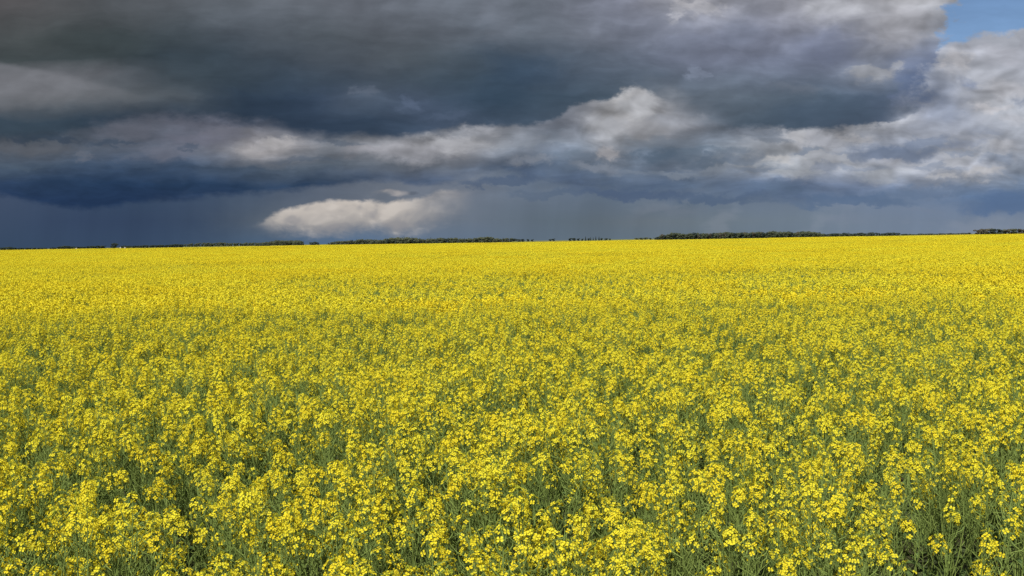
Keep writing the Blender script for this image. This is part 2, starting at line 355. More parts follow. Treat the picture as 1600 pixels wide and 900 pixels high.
    # --- 5 great dark deck overhead
    D = rows([
        (0, [(-200, (84, 82, 84)), (0, (88, 85, 87)), (100, (85, 87, 90)), (200, (84, 88, 93)), (300, (93, 98, 105)), (400, (102, 109, 118)), (500, (101, 106, 115)), (600, (101, 106, 116)),
             (700, (108, 115, 126)), (790, (110, 117, 128)), (830, (103, 110, 120)), (900, (115, 120, 133)), (1000, (124, 128, 144)), (1045, (150, 152, 162)), (1100, (168, 168, 174)),
             (1160, (140, 144, 158)), (1220, (150, 151, 160)), (1300, (168, 167, 171)), (1400, (166, 166, 170)), (1480, (160, 162, 168)), (1600, (160, 162, 168)), (1800, (150, 155, 165))]),
        (60, [(-200, (70, 74, 77)), (0, (74, 78, 80)), (80, (68, 75, 77)), (180, (62, 70, 73)), (300, (66, 76, 84)), (400, (80, 88, 98)), (500, (82, 90, 98)), (600, (84, 90, 98)),
              (700, (94, 101, 111)), (780, (98, 107, 119)), (830, (92, 101, 112)), (900, (108, 114, 126)), (1000, (115, 122, 138)), (1100, (118, 124, 142)), (1200, (126, 131, 149)), (1270, (120, 126, 143)),
              (1340, (140, 143, 155)), (1400, (142, 146, 157)), (1480, (136, 142, 156)), (1600, (136, 142, 156)), (1800, (130, 138, 152))]),
        (95, [(-200, (62, 70, 74)), (0, (70, 78, 80)), (100, (62, 70, 74)), (200, (58, 67, 71)), (300, (54, 66, 76)), (400, (62, 73, 84)), (500, (68, 77, 88)), (600, (78, 85, 93)), (700, (78, 88, 97)),
              (800, (62, 78, 96)), (900, (86, 97, 111)), (1000, (98, 108, 124)), (1100, (112, 119, 138)), (1200, (116, 123, 142)), (1300, (106, 115, 136)), (1360, (132, 138, 152)), (1400, (124, 131, 149)), (1450, (108, 120, 147)), (1600, (108, 120, 147)), (1800, (108, 120, 147))]),
        (125, [(-200, (112, 113, 118)), (0, (116, 117, 123)), (90, (108, 110, 116)), (170, (92, 96, 102)), (240, (72, 80, 88)), (300, (60, 72, 81)), (400, (58, 71, 84)), (500, (58, 71, 86)), (600, (70, 80, 92)), (700, (68, 82, 95)),
               (800, (52, 70, 89)), (900, (76, 89, 105)), (1000, (86, 98, 113)), (1100, (102, 112, 128)), (1200, (104, 114, 131)), (1300, (98, 109, 128)), (1370, (122, 130, 143)), (1420, (98, 111, 138)), (1600, (102, 115, 143)), (1800, (102, 115, 143))]),
        (155, [(-200, (100, 104, 110)), (0, (102, 106, 112)), (100, (97, 102, 107)), (200, (88, 94, 100)), (300, (74, 83, 92)), (360, (54, 68, 83)), (420, (48, 63, 80)), (500, (56, 71, 92)), (580, (84, 96, 112)), (620, (70, 84, 103)),
               (660, (74, 87, 108)), (720, (60, 76, 93)), (800, (46, 64, 82)), (900, (70, 86, 102)), (1000, (82, 95, 109)), (1100, (98, 108, 121)), (1200, (90, 104, 119)), (1300, (80, 95, 113)), (1400, (86, 101, 124)), (1600, (86, 101, 124)), (1800, (86, 101, 124))]),
        (190, [(-200, (54, 68, 81)), (0, (58, 72, 85)), (100, (56, 71, 85)), (200, (50, 64, 80)), (300, (46, 60, 76)), (400, (44, 58, 75)), (500, (50, 65, 85)), (600, (55, 71, 90)), (700, (70, 83, 103)), (800, (64, 80, 98)),
               (900, (78, 92, 108)), (1000, (86, 98, 112)), (1100, (82, 96, 110)), (1200, (72, 87, 103)), (1300, (70, 85, 103)), (1400, (84, 97, 118)), (1600, (84, 97, 118)), (1800, (84, 97, 118))]),
    ], wy)
    ampD = g.mad(g.step(sx, 5.0, 12.0), 0.45, 0.35)
    D = g.scale(D, g.m('MAXIMUM', g.mad(relief, ampD, 1.0), 0.6))
    D = g.scale(D, g.add(g.mad(g.sub(n2, 0.5), 0.22, 1.0), g.mul(g.sub(n3, 0.5), 0.26)))
    D = heaps(D, [
        (780, 36, 46, 52, (114, 120, 132), .4, .5, .9), (822, 112, 75, 42, (54, 72, 92), .5, .8, .8), (420, 165, 110, 26, (44, 58, 76), .5, .9, .7), (170, 70, 110, 34, (58, 67, 70), .5, .9, .9),
        (580, 149, 28, 15, (94, 104, 120), .65, .7), (642, 164, 24, 18, (90, 104, 127), .65, .7), (700, 188, 40, 12, (82, 96, 118), .5, .7),
        (1300, 18, 70, 28, (176, 174, 175), .65), (1405, 50, 75, 46, (160, 160, 166), .55, .6), (1292, 74, 75, 40, (110, 118, 141), .6, .8, .6), (1085, 119, 20, 15, (130, 140, 160), .55, .6),
        (1150, 60, 60, 40, (112, 120, 139), .5, .9, .9), (1440, 80, 42, 26, (128, 136, 154), .45, .8), (1436, 142, 48, 42, (92, 107, 137), .7, .6, .5), (1290, 175, 110, 26, (70, 86, 104), .6, .9, .5),
        (1358, 120, 54, 21, (148, 151, 158), .85, .4), (1395, 104, 26, 11, (154, 157, 165), .75), (1240, 140, 60, 16, (116, 124, 138), .4, .7),
        (1100, 20, 40, 14, (176, 176, 182), .6), (1052, 24, 18, 28, (198, 198, 204), .45, .95, 1.0), (1075, 8, 34, 11, (184, 183, 188), .7)])
    fq = g.mad(g.lerp(g.step(sx, 12.6, 14.0), g.mad(qx, 0.35, g.mul(sx, 0.65)), g.mad(g.sub(n1, 0.5), 1.0, qx)), 100.0 / (X1 - X0), -X0 / (X1 - X0))
    e5 = edge([(-200, 225), (0, 222), (90, 220), (150, 200), (200, 192), (280, 188), (350, 192), (430, 198), (480, 214), (560, 220), (640, 219), (700, 206), (740, 198), (800, 198),
               (860, 188), (910, 168), (960, 150), (990, 138), (1015, 152), (1060, 168), (1110, 196), (1160, 204), (1240, 208), (1340, 206), (1400, 194), (1440, 160), (1470, 96), (1495, 30), (1520, -30), (1560, -80), (1800, -95)], fq)
    fuzz = g.mad(g.sub(1.0, g.step(sx, 4.0, 9.0)), 0.05, 0.05)
    dd = g.sub(e5, g.add(g.mul(tn, 0.7), sy))
    m5 = g.step(dd, g.mul(fuzz, -0.6), g.mul(fuzz, 1.6))
    soft5 = g.step(g.sub(e5, g.add(g.mul(tn, 0.9), sy)), -0.30, 0.42)
    m5 = g.lerp(g.step(g.sub(1.0, g.m('ABSOLUTE', g.sub(sx, 10.85))), 0.1, 0.8), m5, soft5)
    m5 = g.lerp(g.step(sx, 13.7, 14.4), m5, g.step(g.mad(g.sub(nT, 0.5), 0.5, dd), -0.08, 0.55))
    S = g.mix(m5, S, D)
    wt_ = edge([(-200, 92), (0, 99), (60, 107), (110, 117), (160, 129), (210, 143), (260, 156), (320, 165), (1800, 165)])
    wedge = g.mul(g.step(g.sub(g.add(sy, g.mul(tn, 0.25)), wt_), -0.02, 0.09), g.mul(g.sub(1.0, g.step(sx, 0.8, 2.9)), g.sub(1.0, g.step(wy, 1.42, 1.80))))
    S = g.mix(g.mul(wedge, 0.75), S, lin((116, 118, 124)))
    # sunlit crest pushing up in front of the deck
    S = g.scale(S, g.mad(g.mul(g.sub(n3, 0.5), g.step(sy, 3.4, 2.9)), 0.30, 1.0))
    S = heaps(S, [
        (1055, 192, 55, 20, (142, 146, 155), .6), (1010, 205, 75, 22, (146, 147, 152), .65), (945, 200, 40, 24, (166, 165, 166), .65, .55), (995, 172, 46, 33, (174, 172, 171), .78, .5),
        (1060, 222, 90, 10, (110, 119, 131), .5, .8, .8)])

    # modelling of the heaps by the sun, stronger where the cloud is broken
    lum = g.n('ShaderNodeRGBToBW'); g.put(lum.inputs[0], S)
    bright = g.step(lum.outputs[0], 0.07, 0.36)
    high = g.mul(g.step(sy, 3.35, 2.6), g.sub(1.0, g.mul(g.mul(mC, g.sub(1.0, mcl)), g.sub(1.0, m5))))
    mod = g.add(g.mul(puff, g.mad(bright, 1.05, 0.14)), g.mul(relief, g.mad(bright, 0.35, 0.10)))
    S = g.scale(S, g.m('MAXIMUM', g.mad(mod, high, 1.0), 0.5))

    # --- the rest of the sky: broken cloud going on all round and overhead
    hz = g.add(g.m('MAXIMUM', dz, 0.0), 0.22)
    Q = g.vec(g.m('DIVIDE', dx, hz), g.m('DIVIDE', dy, hz), 1.7)
    q = g.noise(Q, 1.3, 7.0, 0.55)
    q2 = g.noise(shifted(Q, (-0.10, -0.12, 0.0)), 1.3, 7.0, 0.55)
    cov = g.step(q, 0.40, 0.54)
    body = g.ramp(g.step(q, 0.42, 0.74, 'LINEAR'), [(0.0, lin((176, 177, 182))), (0.4, lin((140, 145, 156))), (1.0, lin((84, 92, 104)))], 'LINEAR')
    body = g.scale(body, g.m('MAXIMUM', g.mad(g.sub(q, q2), 2.0, 1.0), 0.6))
    rest = g.mix(cov, clear, body)
    rest = g.mix(g.step(dz, 0.10, -0.02), rest, lin((112, 126, 148)))
    front = g.mul(g.mul(g.step(sx, -3.6, -0.9), g.sub(1.0, g.step(sx, 16.9, 19.5))), g.mul(g.step(sy, -2.6, -0.4), g.step(dy, 0.1, 0.3)))
    S = g.mix(front, rest, S)
    S = g.scale(S, 10.0 * 2.0 ** -EXPOSURE)
    bg = g.n('ShaderNodeBackground')
    bg.inputs['Strength'].default_value = 0.1
    g.put(bg.inputs['Color'], S)
    out = g.n('ShaderNodeOutputWorld')
    wt.links.new(bg.outputs[0], out.inputs[0])
build_sky()

# ------------------------------------------------------------------ helpers
def tag(o, label=None, cat=None, group=None, kind=None):
    if label: o['label'] = label
    if cat: o['category'] = cat
    if group: o['group'] = group
    if kind: o['kind'] = kind
    return o

class MB:
    """collects triangles for one mesh"""
    def __init__(s): s.v = []; s.t = []; s.m = []; s.n = 0
    def add(s, v, t, m=0):
        v = np.asarray(v, float).reshape(-1, 3); t = np.asarray(t, int).reshape(-1, 3)
        s.v.append(v); s.t.append(t + s.n); s.m.append(np.full(len(t), m, int)); s.n += len(v)
    def batch(s, tv, tt, Rm, pos, m=0):
        """template tv (V,3), tt (T,3) placed N times with matrices Rm (N,3,3)"""
        N, Vn = len(pos), len(tv)
        if N == 0: return
        v = np.einsum('nij,vj->nvi', Rm, tv) + pos[:, None, :]
        t = tt[None] + (np.arange(N) * Vn)[:, None, None]
        s.add(v.reshape(-1, 3), t.reshape(-1, 3), m)
    def join(s, o, off=0):
        for v, t, m in zip(o.v, o.t, o.m):
            pass
        if o.n:
            v = np.concatenate(o.v); t = np.concatenate(o.t); m = np.concatenate(o.m)
            s.v.append(v); s.t.append(t + s.n); s.m.append(m); s.n += len(v)
    def mesh(s, name, mats, smooth=False):
        me = bpy.data.meshes.new(name)
        v = np.concatenate(s.v); t = np.concatenate(s.t); m = np.concatenate(s.m)
        me.vertices.add(len(v)); me.vertices.foreach_set('co', v.astype(np.float32).ravel())
        me.loops.add(len(t) * 3); me.loops.foreach_set('vertex_index', t.astype(np.int32).ravel())
        me.polygons.add(len(t))
        me.polygons.foreach_set('loop_start', np.arange(0, len(t) * 3, 3, dtype=np.int32))
        me.polygons.foreach_set('material_index', m.astype(np.int32))
        me.polygons.foreach_set('use_smooth', np.full(len(t), smooth))
        for mt in mats: me.materials.append(mt)
        me.update()
        me.validate()
        return me

def norm(v): return v / np.maximum(np.linalg.norm(v, axis=-1, keepdims=True), 1e-9)
def frames(nrm, spin):
    nrm = norm(np.asarray(nrm, float))
    ref = np.where(np.abs(nrm[:, 2:3]) > 0.95, np.array([[1., 0, 0]]), np.array([[0, 0, 1.]]))
    x = norm(np.cross(ref, nrm)); y = np.cross(nrm, x)
    c, s = np.cos(spin)[:, None], np.sin(spin)[:, None]
    return np.stack([c * x + s * y, -s * x + c * y, nrm], axis=-1)

def tube(mb, pts, rad, sides=4, m=0):
    pts = np.asarray(pts, float); rad = np.broadcast_to(np.asarray(rad, float), (len(pts),))
    tan = norm(np.gradient(pts, axis=0))
    ref = np.array([1., 0.13, 0.07]) if abs(tan[0][0]) < 0.8 else np.array([0.1, 1., 0])
    x = norm(np.cross(tan, ref)); y = np.cross(tan, x)
    an = np.arange(sides) * 2 * math.pi / sides
    ring = pts[:, None] + rad[:, None, None] * (np.cos(an)[None, :, None] * x[:, None] + np.sin(an)[None, :, None] * y[:, None])
    t = []
    for i in range(len(pts) - 1):
        for k in range(sides):
            k2 = (k + 1) % sides
            p, q, r, s_ = i * sides + k, i * sides + k2, (i + 1) * sides + k2, (i + 1) * sides + k
            t += [(p, q, r), (p, r, s_)]
    mb.add(ring.reshape(-1, 3), t, m)

def vnoise(x, y, seed=0):
    """smooth value noise 0..1"""
    x = np.asarray(x, float); y = np.asarray(y, float)
    xi = np.floor(x).astype(int); yi = np.floor(y).astype(int); fx = x - xi; fy = y - yi
    fx = fx * fx * (3 - 2 * fx); fy = fy * fy * (3 - 2 * fy)
    def h(a, b):
        n = (a * 374761393 + b * 668265263 + seed * 974711) & 0x7fffffff
        n = ((n ^ (n >> 13)) * 1274126177) & 0x7fffffff
        return ((n ^ (n >> 16)) & 0xffff) / 65535.0
    return (h(xi, yi) * (1 - fx) + h(xi + 1, yi) * fx) * (1 - fy) + (h(xi, yi + 1) * (1 - fx) + h(xi + 1, yi + 1) * fx) * fy

def terrain(x, y):
    x = np.asarray(x, float); y = np.asarray(y, float)
    k = np.clip((y - 25) / 120.0, 0, 1)
    z = (vnoise(x / 90 + 40, y / 70 + 40, 3) - 0.5) * 0.55 + (vnoise(x / 35 + 40, y / 40 + 40, 5) - 0.5) * 0.22
    far = np.clip((760 - y) / 100.0, 0, 1)
    z = z * k + (vnoise(x / 130 + 60, y / 110 + 60, 13) - 0.5) * 1.1 * np.clip((y - 130) / 300.0, 0, 1)
    return z * far

# ------------------------------------------------------------------ materials
def material(name): 
    m = bpy.data.materials.new(name); m.use_nodes = True
    m.node_tree.nodes.clear()
    return m, G(m.node_tree)

def thin(name, base, alt, trans, tcol, varies=0.5):
    """thin plant tissue: diffuse + light passing through"""
    m, q = material(name)
    oi = q.n('ShaderNodeObjectInfo')
    geo = q.n('ShaderNodeNewGeometry')
    n = q.noise(geo.outputs['Position'], 23.0, 2.0, 0.6)
    f = q.m('ADD', q.mul(oi.outputs['Random'], varies), q.mul(n, 1.0 - varies * 0.5))
    f = q.m('MULTIPLY', q.step(f, 0.25, 0.95), 1.0)
    col = q.mix(f, base, alt)
    d = q.n('ShaderNodeBsdfDiffuse'); q.put(d.inputs['Color'], col)
    t = q.n('ShaderNodeBsdfTranslucent'); q.put(t.inputs['Color'], q.mix(1.0, col, tcol, 'MULTIPLY'))
    mx = q.n('ShaderNodeMixShader'); mx.inputs[0].default_value = trans
    m.node_tree.links.new(d.outputs[0], mx.inputs[1]); m.node_tree.links.new(t.outputs[0], mx.inputs[2])
    o = q.n('ShaderNodeOutputMaterial'); m.node_tree.links.new(mx.outputs[0], o.inputs[0])
    return m

PETAL = thin('petal_yellow', (0.79, 0.715, 0.045), (0.79, 0.645, 0.030), 0.27, (1.0, 0.90, 0.5))
BUD = thin('bud_yellow_green', (0.42, 0.42, 0.03), (0.34, 0.38, 0.04), 0.15, (1.0, 1.0, 0.6))
STEM = thin('stem_green', (0.240, 0.305, 0.080), (0.18, 0.245, 0.062), 0.18, (0.9, 1.0, 0.5))
LEAF = thin('leaf_green', (0.105, 0.165, 0.055), (0.13, 0.19, 0.062), 0.25, (0.9, 1.0, 0.4))
PLANT_MATS = [PETAL, BUD, STEM, LEAF]

# ------------------------------------------------------------------ ground
def make_ground():
    ys = np.concatenate([np.linspace(-60, 0, 7), np.linspace(6, 800, 133), [900, 1100, 1500, 2200, 3500, 6000, 12000]])
    xs = np.concatenate([[-9000, -4000, -2000, -1100, -700], np.linspace(-480, 480, 97), [700, 1100, 2000, 4000, 9000]])
    Xg, Yg = np.meshgrid(xs, ys)
    Z = terrain(Xg, Yg)
    v = np.stack([Xg, Yg, Z], -1).reshape(-1, 3)
    nx = len(xs)
    t = []
    for j in range(len(ys) - 1):
        for i in range(nx - 1):
            p = j * nx + i
            t += [(p, p + 1, p + nx + 1), (p, p + nx + 1, p + nx)]
    mb = MB(); mb.add(v, t)
    m, q = material('soil_and_understorey')
    geo = q.n('ShaderNodeNewGeometry')
    n1 = q.noise(geo.outputs['Position'], 3.0, 6.0, 0.65)
    n2 = q.noise(geo.outputs['Position'], 0.004, 3.0, 0.5)
    near = q.mix(q.step(n1, 0.35, 0.65), (0.045, 0.040, 0.022), (0.05, 0.075, 0.028))
    sp = q.n('ShaderNodeSeparateXYZ'); q.put(sp.inputs[0], geo.outputs['Position'])
    far = q.mix(q.step(n2, 0.40, 0.60), (0.10, 0.13, 0.035), (0.16, 0.14, 0.05))
    col = q.mix(q.step(sp.outputs[1], 700.0, 720.0), near, far)
    d = q.n('ShaderNodeBsdfDiffuse'); q.put(d.inputs['Color'], col); d.inputs['Roughness'].default_value = 0.8
    o = q.n('ShaderNodeOutputMaterial'); m.node_tree.links.new(d.outputs[0], o.inputs[0])
    ob = bpy.data.objects.new('ground', mb.mesh('ground', [m], True))
    COL.objects.link(ob)
    tag(ob, 'dark soil and low growth under the yellow crop', 'ground', kind='structure')
make_ground()

# ------------------------------------------------------------------ canola plant
def petal_template():
    L = 0.0098
    v, t = [(0, 0, -0.001)], []
    for k in range(4):
        an = k * math.pi / 2 + (0.12 if k % 2 else -0.12)
        c, s = math.cos(an), math.sin(an)
        pl = [(0.30 * L, 0.16 * L, 0.0006), (0.72 * L, 0.44 * L, 0.0016), (1.02 * L, 0.22 * L, 0.0006),
              (1.02 * L, -0.22 * L, 0.0006), (0.72 * L, -0.44 * L, 0.0016), (0.30 * L, -0.16 * L, 0.0006), (0.66 * L, 0, 0.0001)]
        b = len(v)
        v += [(c * x - s * y, s * x + c * y, z) for x, y, z in pl]
        t += [(0, b, b + 6), (b, b + 1, b + 6), (b + 1, b + 2, b + 6), (b + 2, b + 3, b + 6), (b + 3, b + 4, b + 6), (b + 4, b + 5, b + 6), (b + 5, 0, b + 6)]
    return np.array(v), np.array(t)
PT_V, PT_T = petal_template()
OCT_V = np.array([(1, 0, 0), (0, 1, 0), (-1, 0, 0), (0, -1, 0), (0, 0, 1), (0, 0, -1.)])
OCT_T = np.array([(0, 1, 4), (1, 2, 4), (2, 3, 4), (3, 0, 4), (1, 0, 5), (2, 1, 5), (3, 2, 5), (0, 3, 5)])

def raceme(rg, tip, up, size, npod):
    """flower head: open flowers in a dome, buds in its middle, slender pods on the stalk below"""
    up = norm(np.array(up)); tip = np.array(tip)
    fr = frames(up[None], np.array([rg.uniform(0, 6.28)]))[0]
    fl, bd, pd = MB(), MB(), MB()
    n = int(rg.integers(28, 44) * size)
    i = np.arange(n); tt = (i + rg.uniform(0, 1, n)) / n
    an = i * 2.39996 + rg.uniform(-0.35, 0.35, n)
    hgt = (-0.062 + 0.070 * tt ** 0.75) * (0.75 + 0.35 * size) + rg.normal(0, 0.004, n)
    rad = (0.014 + 0.016 * np.sqrt(np.clip(1 - tt ** 2, 0, 1))) * rg.uniform(0.8, 1.2, n) * (0.7 + 0.3 * size)
    pos = np.stack([np.cos(an) * rad, np.sin(an) * rad, hgt], -1)
    nr = norm(np.stack([np.cos(an) * 0.85, np.sin(an) * 0.85, 0.35 + 0.75 * tt], -1) + rg.normal(0, 0.28, (n, 3)))
    pos = pos @ fr.T + tip; nr = nr @ fr.T
    sc = rg.uniform(0.8, 1.12, n)
    Rm = frames(nr, rg.uniform(0, 6.28, n)) * sc[:, None, None]
    # some flowers half open: squeeze sideways
    half = rg.uniform(0, 1, n) < 0.25
    Rm[half, :, 0] *= 0.55; Rm[half, :, 1] *= 0.6
    fl.batch(PT_V, PT_T, Rm, pos, 0)
    # stamens
    fl.batch(OCT_V * np.array([0.0016, 0.0016, 0.0026]), OCT_T, Rm, pos + nr * 0.0014, 1)
    # pedicels
    tube(fl, [tip - up * 0.095, tip - up * 0.045, tip + up * 0.004], [0.0014, 0.0013, 0.0010], 3, 2)
    for p in pos:
        b0 = tip + up * (np.dot(p - tip, up) - 0.016)
        fl.add([b0, b0 + fr[:, 0] * 0.0012, p, b0 + fr[:, 1] * 0.0012], [(0, 1, 2), (1, 3, 2), (3, 0, 2)], 2)
    nb = int(rg.integers(7, 13))
    ba = rg.uniform(0, 6.28, nb); br = rg.uniform(0, 0.009, nb)
    bp = np.stack([np.cos(ba) * br, np.sin(ba) * br, 0.006 + rg.uniform(-0.004, 0.006, nb)], -1) @ fr.T + tip
    bn = np.stack([np.cos(ba) * br * 40, np.sin(ba) * br * 40, np.ones(nb)], -1) @ fr.T
    bd.batch(OCT_V * np.array([0.0022, 0.0022, 0.0042]), OCT_T, frames(bn, ba), bp, 1)
    # pods below the flowers
    tube(pd, [tip - up * 0.305, tip - up * 0.18, tip - up * 0.055], [0.0016, 0.0015, 0.0014], 3, 2)
    for k in range(npod):
        z = -0.060 - 0.24 * (k + rg.uniform(0, 1)) / npod
        a2 = k * 2.39996 + rg.uniform(-0.4, 0.4)
        out = fr @ np.array([math.cos(a2), math.sin(a2), 0])
        b0 = tip + up * z
        p1 = b0 + out * 0.013 + up * 0.007
        ln = rg.uniform(0.030, 0.062)
        lean = rg.uniform(0.2, 1.25)
        p2 = p1 + (out * lean + up * (1 - 0.35 * lean)) * ln * 0.5
        p3 = p2 + (out * lean * 0.55 + up) * ln * 0.5 + rg.normal(0, 0.003, 3)
        tube(pd, [b0, p1, p2, p3], [0.0008, 0.0013, 0.0017, 0.0004], 3, 2)
    return fl, bd, pd

def leaf_mesh(rg, base, direction, ln, wd):
    mb = MB()
    d = norm(np.array([direction[0], direction[1], 0.0])); side = np.array([-d[1], d[0], 0])
    v, t = [], []
    ks = np.linspace(0, 1, 6)
    for k in ks:
        c = np.array(base) + d * ln * k * 0.85 + np.array([0, 0, ln * (0.55 * k - 0.75 * k * k)])
        w = wd * (0.45 + 0.9 * math.sin(math.pi * (0.18 + 0.78 * k))) * (1 - k ** 4) * 0.6
        v += [c + side * w + np.array([0, 0, w * 0.45]), c, c - side * w + np.array([0, 0, w * 0.45])]
    for i in range(5):
        a = i * 3
        t += [(a, a + 1, a + 4), (a, a + 4, a + 3), (a + 1, a + 2, a + 5), (a + 1, a + 5, a + 4)]
    mb.add(v, t, 3)
    return mb

def plant(seed):
    rg = np.random.default_rng(seed)
    H = rg.uniform(0.98, 1.16)
    stem = MB(); heads = []; leaves = []
    lean = rg.normal(0, 0.035, 2)
    ks = np.linspace(0, 1, 7)
    axis = np.stack([lean[0] * ks ** 1.6 + 0.006 * np.sin(ks * 9 + seed), lean[1] * ks ** 1.6, H * ks], -1)
    tube(stem, axis, np.linspace(0.0058, 0.0016, 7), 5, 2)
    heads.append(raceme(rg, axis[-1], axis[-1] - axis[-2], rg.uniform(0.6, 1.15), int(rg.integers(20, 28))))
    nb = int(rg.integers(4, 6))
    a0 = rg.uniform(0, 6.28)
    for k in range(nb):
        f = rg.uniform(0.38, 0.72)
        b0 = np.array([np.interp(f, ks, axis[:, j]) for j in range(3)])
        an = a0 + k * 2.4 + rg.uniform(-0.4, 0.4)
        d = np.array([math.cos(an), math.sin(an), 0])
        rr = rg.uniform(0.07, 0.19)
        zt = H - rg.uniform(-0.03, 0.20)
        tp = b0 + d * rr; tp[2] = zt
        s = np.linspace(0, 1, 5)[:, None]
        pts = b0 * (1 - s) + tp * s + d * (0.045 * np.sin(s * math.pi)) 
        tube(stem, pts, np.linspace(0.0032, 0.0014, 5), 4, 2)
        heads.append(raceme(rg, pts[-1], pts[-1] - pts[-2], rg.uniform(0.26, 0.86), int(rg.integers(19, 27))))
        if k < 3:
            leaves.append(leaf_mesh(rg, b0, d + rg.normal(0, 0.2, 3), rg.uniform(0.07, 0.13), rg.uniform(0.010, 0.017)))
    for k in range(3):                      # small late side shoots with a few flowers
        f = rg.uniform(0.5, 0.8)
        b0 = np.array([np.interp(f, ks, axis[:, j]) for j in range(3)])
        an = rg.uniform(0, 6.28); d = np.array([math.cos(an), math.sin(an), 0])
        tp = b0 + d * rg.uniform(0.05, 0.20); tp[2] = H - rg.uniform(0.04, 0.24)
        tube(stem, [b0, b0 * 0.5 + tp * 0.5 + d * 0.02, tp], [0.0022, 0.0016, 0.0011], 3, 2)
        heads.append(raceme(rg, tp, d * 0.3 + np.array([0, 0, 1.0]), rg.uniform(0.18, 0.36), int(rg.integers(5, 9))))
    for k in range(2):
        an = rg.uniform(0, 6.28)
        leaves.append(leaf_mesh(rg, (axis[1] * (0.6 + 0.9 * k)), (math.cos(an), math.sin(an), 0), rg.uniform(0.14, 0.22), rg.uniform(0.025, 0.04)))
    return stem, heads, leaves

NV = 22
PLANTS = [plant(100 + i) for i in range(NV)]
JOINED, PARTS = [], []
for i, (stem, heads, leaves) in enumerate(PLANTS):
    allm = MB(); allm.join(stem)
    for h in heads:
        for p in h: allm.join(p)
    for l in leaves: allm.join(l)
    JOINED.append(allm.mesh('canola_plant', PLANT_MATS))
    PARTS.append((stem.mesh('stem', PLANT_MATS, True),
                  [tuple(p.mesh(nm, PLANT_MATS) for p, nm in zip(h, ('flower_head', 'bud_cluster', 'pod_spray'))) for h in heads],
                  [l.mesh('leaf', PLANT_MATS, True) for l in leaves]))

# ------------------------------------------------------------------ patches of crop for the distance
def patch(seed, size, dens, k, s, npod, podw, podl, flower=1.0, tall=1.0):
    rg = np.random.default_rng(seed)
    mb = MB()
    N = int(size * size * dens)
    side = int(math.ceil(math.sqrt(N)))
    gx, gy = np.meshgrid(np.arange(side), np.arange(side))
    base = (np.stack([gx, gy], -1).reshape(-1, 2) + rg.uniform(0, 1, (side * side, 2))) / side * size - size / 2
    nh = rg.integers(5, 8, len(base))
    P = np.repeat(base, nh, axis=0)
    H = np.repeat(rg.uniform(0.95, 1.14, len(base)), nh) * tall
    M = len(P)
    first = np.concatenate([[0], np.cumsum(nh)[:-1]])
    drop = rg.uniform(-0.03, 0.21, M); drop[first] = 0
    off = rg.uniform(0.06, 0.21, M); off[first] = 0.02
    an = rg.uniform(0, 6.28, M)
    tip = np.stack([P[:, 0] + np.cos(an) * off, P[:, 1] + np.sin(an) * off, H - drop], -1)
    keep = rg.uniform(0, 1, M) < flower
    ft = tip[keep]
    # flowers
    c = np.repeat(ft, k, axis=0); n = len(c)
    fa = rg.uniform(0, 6.28, n); tt = rg.uniform(0, 1, n)
    rad = (0.014 + 0.020 * np.sqrt(1 - tt ** 2)) * rg.uniform(0.7, 1.2, n)
    pos = c + np.stack([np.cos(fa) * rad, np.sin(fa) * rad, -0.06 + 0.068 * tt], -1)
    nr = np.stack([np.cos(fa) * 0.8, np.sin(fa) * 0.8, 0.35 + 0.75 * tt], -1) + rg.normal(0, 0.3, (n, 3))
    qv = np.array([(-.5, -.5, 0), (.5, -.5, .12), (.5, .5, 0), (-.5, .5, .12)]) * s
    qt = np.array([(0, 1, 2), (0, 2, 3)])
    mb.batch(qv, qt, frames(nr, rg.uniform(0, 6.28, n)) * rg.uniform(0.75, 1.15, n)[:, None, None], pos, 0)
    # pods
    c = np.repeat(tip, npod, axis=0); n = len(c)
    fa = rg.uniform(0, 6.28, n); out = np.stack([np.cos(fa), np.sin(fa), np.zeros(n)], -1)
    pos = c + out * 0.012 + np.stack([np.zeros(n), np.zeros(n), -0.05 - 0.25 * rg.uniform(0, 1, n)], -1)
    dr = norm(out * rg.uniform(0.3, 0.9, n)[:, None] + np.array([0, 0, 1.0]))
    sidev = norm(np.cross(dr, rg.normal(0, 1, (n, 3))))
    v = np.stack([pos - sidev * podw / 2, pos + sidev * podw / 2, pos + dr * podl], 1).reshape(-1, 3)
    mb.add(v, np.arange(n * 3).reshape(-1, 3), 2)
    # stalks
    bs = np.stack([P[:, 0], P[:, 1], np.full(M, 0.25)], -1)
    w = podw * 1.3
    sa = rg.uniform(0, 6.28, M); sv = np.stack([np.cos(sa), np.sin(sa), np.zeros(M)], -1) * w / 2
    v = np.stack([bs - sv, bs + sv, tip - np.array([0, 0, 0.03])], 1).reshape(-1, 3)
    mb.add(v, np.arange(M * 3).reshape(-1, 3), 2)
    # leaves
    n = len(base) * 2
    c = np.repeat(base, 2, axis=0); la = rg.uniform(0, 6.28, n)
    d = np.stack([np.cos(la), np.sin(la), rg.uniform(-0.5, 0.5, n)], -1)
    pos = np.stack([c[:, 0], c[:, 1], rg.uniform(0.3, 0.7, n)], -1)
    sv = np.stack([-np.sin(la), np.cos(la), np.zeros(n)], -1) * 0.028
    v = np.stack([pos, pos + d * 0.09 + sv, pos + d * 0.18, pos + d * 0.09 - sv], 1).reshape(-1, 3)
    t = (np.array([(0, 1, 2), (0, 2, 3)])[None] + (np.arange(n) * 4)[:, None, None]).reshape(-1, 3)
    mb.add(v, t, 3)
    return mb.mesh('crop_patch', PLANT_MATS)

